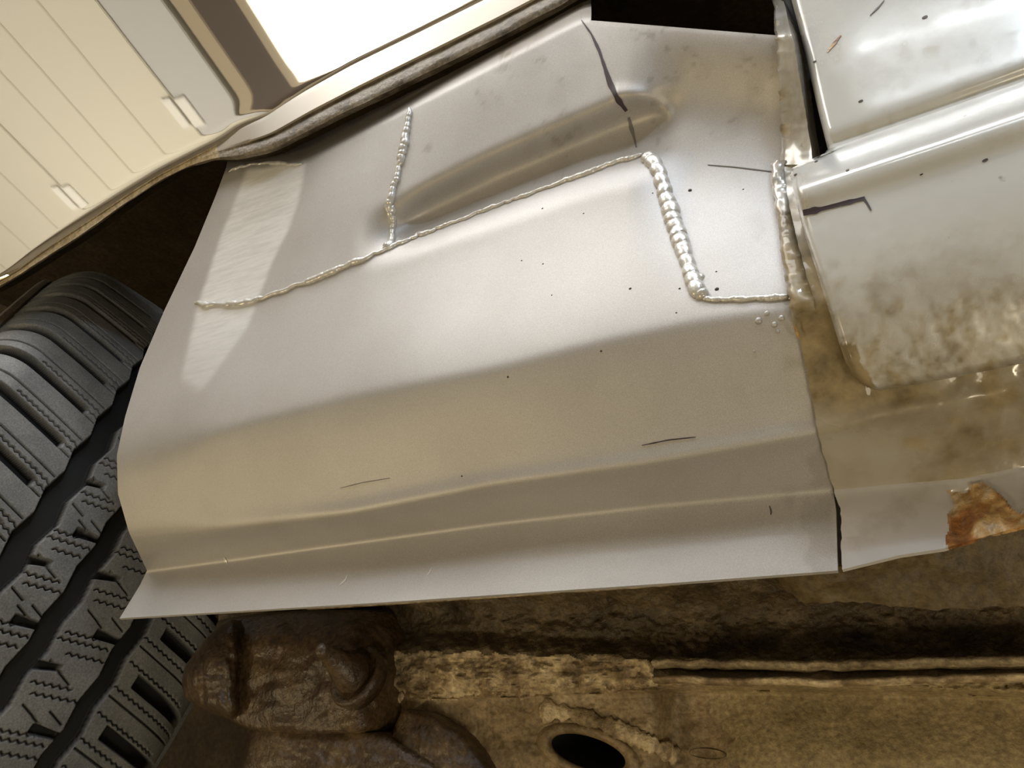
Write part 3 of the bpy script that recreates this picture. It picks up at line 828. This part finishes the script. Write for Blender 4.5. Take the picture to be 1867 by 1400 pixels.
# outer sidewall with its ridges
q = np.linspace(0, 1, 40); thf = np.linspace(th0, th1, 160)
rr = np.interp(q, [0, .1, .16, .2, .26, .32, .36, 1], [.31, .314, .3135, .310, .3115, .306, .306, .225]); rr[0] = R - .046 * (1 - math.cos(1.35)) - .010 * .6 * (.149 / .10)**2
ww = np.interp(q, [0, .1, .16, .2, .26, .32, .5, .75, 1], [-.052 - .0351, -.0885, -.089, -.0875, -.090, -.089, -.092, -.090, -.076])
T, Q = np.meshgrid(thf, np.arange(40), indexing='ij')
P = WC + (np.cos(T)[..., None] * nn + np.sin(T)[..., None] * tt) * rr[Q][..., None] + ax * ww[Q][..., None]
SIDE = mat_rust('brown dusty sidewall rubber', [(.3, (.10, .075, .055)), (.6, (.20, .155, .115))], 30, .6, .2, 200, .3)
sheet('sidewall', P, SIDE, tyre, thick=.004)
P = WC + (np.cos(T)[..., None] * nn + np.sin(T)[..., None] * tt) * rr[Q][..., None] * .985 + ax * (.088 - ww[Q])[..., None]
o = sheet('sidewall', P, RUBBER, tyre, thick=.004, attrs=dict(deep=0 * T))

# ------------------------------------------------------------------ chassis below the sill
chas = thing('chassis_rail', 'brown waxed chassis rail with lumpy sealer under the silver sill flange', 'car chassis', at(1300, 1220, .03))
LT = smooth_line([(300, 1190), (700, 1190), (900, 1188), (1195, 1203), (1500, 1208), (1867, 1200), (1990, 1199)], 20)      # top of the seam lip
LB = smooth_line([(300, 1262), (700, 1262), (900, 1262), (1195, 1250), (1500, 1252), (1867, 1262), (1990, 1266)], 20)


def ch_y(px, py):
    t, b = LT(px), LB(px)
    y = .030 + .020 * sst(1040, 1120, py) - .006 * sst(t - 40, t, py)
    lump = sst(t - 45, t + 6, py) * (1 - sst(b - 30, b + 25, py)) * (1 - sst(1185, 1198, px))
    y = y - .006 * lump
    y = y + .014 * sst(b - 6, b + 16, py) * sst(1180, 1240, px) - .010 * sst(b, b + 140, py) * sst(1250, 1400, px)
    y = y + .008 * sst(760, 690, px)                    # steps back behind the body mount
    return y


cgx, cgy = np.meshgrid(np.linspace(300, 2260, 500), np.linspace(1030, 1480, 200))
nz = fbm(np.stack([cgx / 34., cgy / 24., 0 * cgx], -1), 91, 4); nf = fbm(np.stack([cgx / 13., cgy / 9., 0 * cgx], -1), 95, 3)
b = LB(cgx); rough = np.where(cgy < LT(cgx) + 10, .0016, np.where(cgy < b + 10, .0030, .0007))
rough = np.where((cgx > 1290) & (cgy > b + 8), .0002, rough)
CY = ch_y(cgx, cgy) + rough * nz + rough * .5 * nf
CP = at(cgx, cgy, CY)
ccx, ccy = cgx[:-1, :-1], cgy[:-1, :-1]
nzc = nz[:-1, :-1]
HOLE = np.array([1073., 1372.]); ha = math.radians(18.)


def ell(px, py, rx, ry):
    x = (px - HOLE[0]) * math.cos(ha) + (py - HOLE[1]) * math.sin(ha); y = -(px - HOLE[0]) * math.sin(ha) + (py - HOLE[1]) * math.cos(ha)
    return (x / rx)**2 + (y / ry)**2


hole = ell(ccx, ccy, 78, 33) < 1
outl = inside([(395, 1030), (2260, 1030), (2260, 1480), (450, 1480), (462, 1320), (400, 1300)], ccx, ccy)
web = outl & (ccy < LT(ccx) + 8 * nzc)
seal = outl & ~web & (ccy < LB(ccx) + 12 * nzc + 6) & (ccx < 1197) & (ccx > 700)
plate = outl & ~web & ~seal & (ccx > 1290 + 12 * nzc + .4 * (ccy - 1260))
mount = outl & ~web & ~seal & ~plate & ~hole
sheet('web', CP, RAIL, chas, web)
o = sheet('seam_sealer', CP, SEAL, chas, seal); o['label'] = 'tan lumpy sealer'
sheet('floor_plate', CP, PLATE, chas, plate)
o = sheet('mount_plate', CP, HOLEP, chas, mount); o['label'] = 'rusty brown plate with round hole'
# double lip that runs under the rail
x = np.linspace(1194, 2260, 260)
for k, (dy, th_) in enumerate(((.0, .0018), (30., .0014))):
    yy = LT(x) + 6 + dy + 2.5 * vnoise(np.stack([x / 30, 0 * x, 0 * x + k], -1), 101)
    Pt = at(x, yy, .026 - .004 * k + .0003 * vnoise(np.stack([x / 25, 0 * x, 0 * x], -1), 103))
    v, f = tube_mesh(Pt, th_ * (1 + .10 * vnoise(np.stack([x / 40, 0 * x, 0 * x + k], -1), 105)), 14, 2.4)
    mesh_obj('seam_lip', v, f, SEAL if k else mat_rust('dusty rail edge', [(.3, (.14, .10, .05)), (.5, (.33, .26, .15)), (.7, (.48, .40, .25))], 60, .6, .8, 150), chas)
yy = LT(x) + 24
v, f = tube_mesh(at(x, yy, .030), .0022, 10, 1.); mesh_obj('seam_gap', v, f, RAIL, chas)
# hole rim and its bore, blackened to stand for the shade inside
a = np.linspace(0, 2 * math.pi, 72, endpoint=False)
ring = lambda rx, ry: (HOLE[0] + rx * np.cos(a) * math.cos(ha) - ry * np.sin(a) * math.sin(ha), HOLE[1] + rx * np.cos(a) * math.sin(ha) + ry * np.sin(a) * math.cos(ha))
secs = []
for rx, ry, dy in ((100, 50, .0005), (93, 45, -.002), (84, 38, -.0028), (74, 31, -.0018), (70, 28.5, .002), (70, 28.5, .045)):
    hx, hy = ring(rx, ry); secs.append(at(hx, hy, ch_y(hx, hy) + dy) if dy < .04 else at(*ring(70, 28.5), ch_y(*ring(70, 28.5)) + .002) + np.array([0, .04, .012]))
v = np.vstack(secs); n = len(a); f = []
for i in range(len(secs) - 1):
    for k in range(n): f.append((i * n + k, i * n + (k + 1) % n, (i + 1) * n + (k + 1) % n, (i + 1) * n + k))
nb = 5 * n
rim = mesh_obj('hole_rim', v[:5 * n], [q for q in f if max(q) < 5 * n], HOLEP, chas)
vb = np.vstack([secs[4], secs[5]]); fb = [(k, (k + 1) % n, n + (k + 1) % n, n + k) for k in range(n)] + [tuple(n + k for k in range(n))]
o = mesh_obj('hole_bore', vb, fb, GAP, rim); o['label'] = 'black open bore'
# small oval hole, drawn as a dark dished lump
hx = 1290 + 34 * np.cos(a) * math.cos(.09) - 9.5 * np.sin(a) * math.sin(.09); hy = 1374 + 34 * np.cos(a) * math.sin(.09) + 9.5 * np.sin(a)
pillow('oval_hole', np.stack([hx, hy], -1), lambda x, y: ch_y(x, y) - .0008, -.003, RAIL, chas, 0, 3, pw=.35)
# pale lumpy weld along the mount plate's shoulder
for pts, rp, sd in (([(985, 1295), (1040, 1300), (1095, 1318), (1145, 1338), (1190, 1358), (1235, 1380)], 13, 5), ([(715, 1345), (690, 1360), (672, 1385), (660, 1410)], 12, 9), ([(735, 1265), (715, 1290), (698, 1318), (680, 1350)], 9, 12)):
    x, y, s = path(pts, 3); sw = .75 + .35 * np.abs(np.sin(s / 9.)) + .3 * vnoise(np.stack([s / 14, 0 * s, 0 * s], -1), sd)
    P = at(x, y, ch_y(x, y) - .001); v, f = tube_mesh(P, rp * .42 / FPX * sw * (1 + .3 * vnoise(np.stack([s / 5, 0 * s, 0 * s], -1), sd + 3)), 12, .45); mesh_obj('weld_bead', v, f, SEAL, chas)
# horn shaped bracket end, its web and the body mount bolt
body = [(395, 1130), (470, 1118), (560, 1112), (720, 1112), (790, 1150), (800, 1230), (780, 1300), (700, 1335), (560, 1340), (470, 1335), (430, 1322), (405, 1300), (392, 1240), (388, 1180)]
pillow('bracket_web', np.array(body, float), lambda x, y: .026 + .036 * sst(640, 780, x) + .010 * sst(1180, 1110, y), .007, BRACKET, chas, .0011, 111, 26, 140, pw=.35)
horn = [(400, 1140), (425, 1128), (450, 1140), (452, 1180), (446, 1240), (440, 1300), (425, 1312), (395, 1306), (360, 1288), (336, 1272), (331, 1240), (338, 1212), (356, 1188), (378, 1160)]
pillow('bracket_horn', np.array(horn, float), lambda x, y: .024 + .010 * sst(420, 460, x), .016, BRACKET, chas, .0016, 113, 26, 140, cxy=(372, 1232), pw=.5)
lowp = [(458, 1320), (560, 1325), (700, 1335), (800, 1400), (830, 1480), (430, 1480), (440, 1390)]
pillow('bracket_arm', np.array(lowp, float), .030, .006, BRACKET, chas, .0011, 115, 22, 140, pw=.4)
cone = [(735, 1290), (790, 1300), (850, 1340), (890, 1400), (900, 1480), (700, 1480), (690, 1390)]
pillow('bracket_rib', np.array(cone, float), .036, .006, BRACKET, chas, .0011, 117, 20, 120, pw=.5)
bo = at(650, 1232, .020); tip = at(588, 1186, -.004); axd = tip - bo; axd = axd / np.linalg.norm(axd)
u_ = np.linalg.norm(at(650, 1290, .02) - at(650, 1232, .02))
v, f = lathe(bo, axd, [(u_ * 1.02, -.006), (u_ * 1.08, .000), (u_ * 1.02, .0015), (u_ * .9, .002), (u_ * .86, .0012), (u_ * .55, .002)], 48, .012)
mesh_obj('washer', v, f, BRACKET, chas)
v, f = lathe(bo, axd, [(u_ * .70, .001), (u_ * .74, .003), (u_ * .66, .0065), (u_ * .60, .010), (u_ * .50, .0125), (u_ * .42, .0145), (u_ * .36, .019), (u_ * .27, .0215), (u_ * .25, .026), (u_ * .20, .0285), (u_ * .08, .0292)], 36, .035)
mesh_obj('mount_bolt', v, f, BRACKET, chas)

# ------------------------------------------------------------------ wheel well and underside behind everything
hous = thing('wheel_housing', 'dark inner wheel housing behind the tyre and fender', 'wheel housing', (-.45, .30, .45))
u, q = np.meshgrid(np.linspace(-1.6, .6, 90), np.linspace(0, 1, 60))
zz = -.05 + 1.35 * q; yy = .34 - .30 * sst(.75, 1., q)
P = np.stack([u, yy + .01 * fbm(np.stack([u * 6, zz * 6, 0 * u], -1), 121), zz], -1)
sheet('inner_liner', P, DARK, hous, thick=.003)
x = np.linspace(-1.2, .6, 40)
P = np.stack([np.stack([x, .05 + 0 * x, 1.0 + 0 * x], -1), np.stack([x, .34 + 0 * x, 1.0 + 0 * x], -1)], 0)
sheet('top_liner', P, DARK, hous, thick=.003)

# ------------------------------------------------------------------ garage round the car (its ceiling and open door show mirrored in the fender)
def mat_floor():
    m = NT('warm ochre garage floor')
    m.set(Base_Color=m.ramp(m.noise(3, 5), [(.35, (.24, .185, .10)), (.65, (.33, .26, .145))]), Roughness=.6); return m.m


def struct(o): o['kind'] = 'structure'; return o


WALLM = mat_plain('warm off white wall', (.62, .56, .45), .7); CEILM = mat_plain('off white ceiling', (.66, .60, .50), .7)
struct(box('floor', (-4, -3.5, -.42), (3, 3, -.40), mat_floor()))
struct(box('ceiling', (-4, -3.5, 2.72), (3, 3, 2.76), CEILM))
struct(box('wall_front', (-4.1, -3.5, -.40), (-4, 3, 2.72), WALLM)); struct(box('wall_back', (3, -3.5, -.40), (3.1, 3, 2.72), WALLM))
struct(box('wall_left', (-4, -3.6, -.40), (3, -3.5, 2.72), WALLM)); struct(box('wall_right', (-4, 3, -.40), (3, 3.1, 2.72), WALLM))

H = 2.5
gd = thing('garage_door', 'cream sectional garage door open overhead, mirrored in the front fender', 'garage door', (-2.6, -.9, H))
seams = [-3.62, -2.672, -1.935, -1.727]
for i in range(3):
    x0, x1 = seams[i], seams[i + 1]
    o = box('door_section' if i < 2 else 'end_strip', (x0 + .003, -2.3, H), (x1 - .003, .45, H + .04), CREAM if i < 2 else GREYW, gd, .003)
    if i < 2:
        for xx in ((-3.35, -3.115, -2.875) if i == 0 else (-2.475, -2.320, -2.13)):
            g_ = box('groove', (xx - .004, -2.3, H - .002), (xx + .004, .45, H + .001), GROOVE, o)
            g_.matrix_parent_inverse = Matrix.Identity(4)
            g_.location = (0, 0, 0)
for (hx, hy) in ((-2.672, -.894), (-1.935, -.717)):
    h1 = box('hinge', (hx + .006, hy - .060, H - .010), (hx + .050, hy + .050, H - .001), HINGE, gd, .002)
    h2 = box('hinge', (hx - .042, hy - .050, H - .010), (hx - .006, hy + .060, H - .001), HINGE, gd, .002)
beam = thing('timber_beam', 'dark brown ceiling beam beside the open door, mirrored in the fender', 'beam', (-1.6, -.9, H))
box('beam_body', (-1.66, -2.3, H + .02), (-1.50, .45, H + .20), BEAM, beam, .004)
box('beam_trim', (-1.722, -2.3, H + .02), (-1.66, .45, H + .12), TAN, beam, .003)
lamp = thing('ceiling_light', 'bright white ceiling light panel, mirrored in the fender', 'ceiling light', (-1.2, -.9, H))
EM = NT('bright diffuser'); EM.set(Base_Color=(1, 1, 1)); EM.b.inputs['Emission Color'].default_value = (1., .98, .94, 1); EM.b.inputs['Emission Strength'].default_value = 6.
box('diffuser', (-1.465, -2.0, H), (-.95, -.2, H + .01), EM.m, lamp)
for lo, hi in (((-1.497, -2.03, H - .012), (-1.465, -.17, H + .03)), ((-1.465, -2.03, H - .012), (-.95, -2., H + .03)), ((-1.465, -.2, H - .012), (-.95, -.17, H + .03))):
    box('lamp_frame', lo, hi, TAN, lamp)
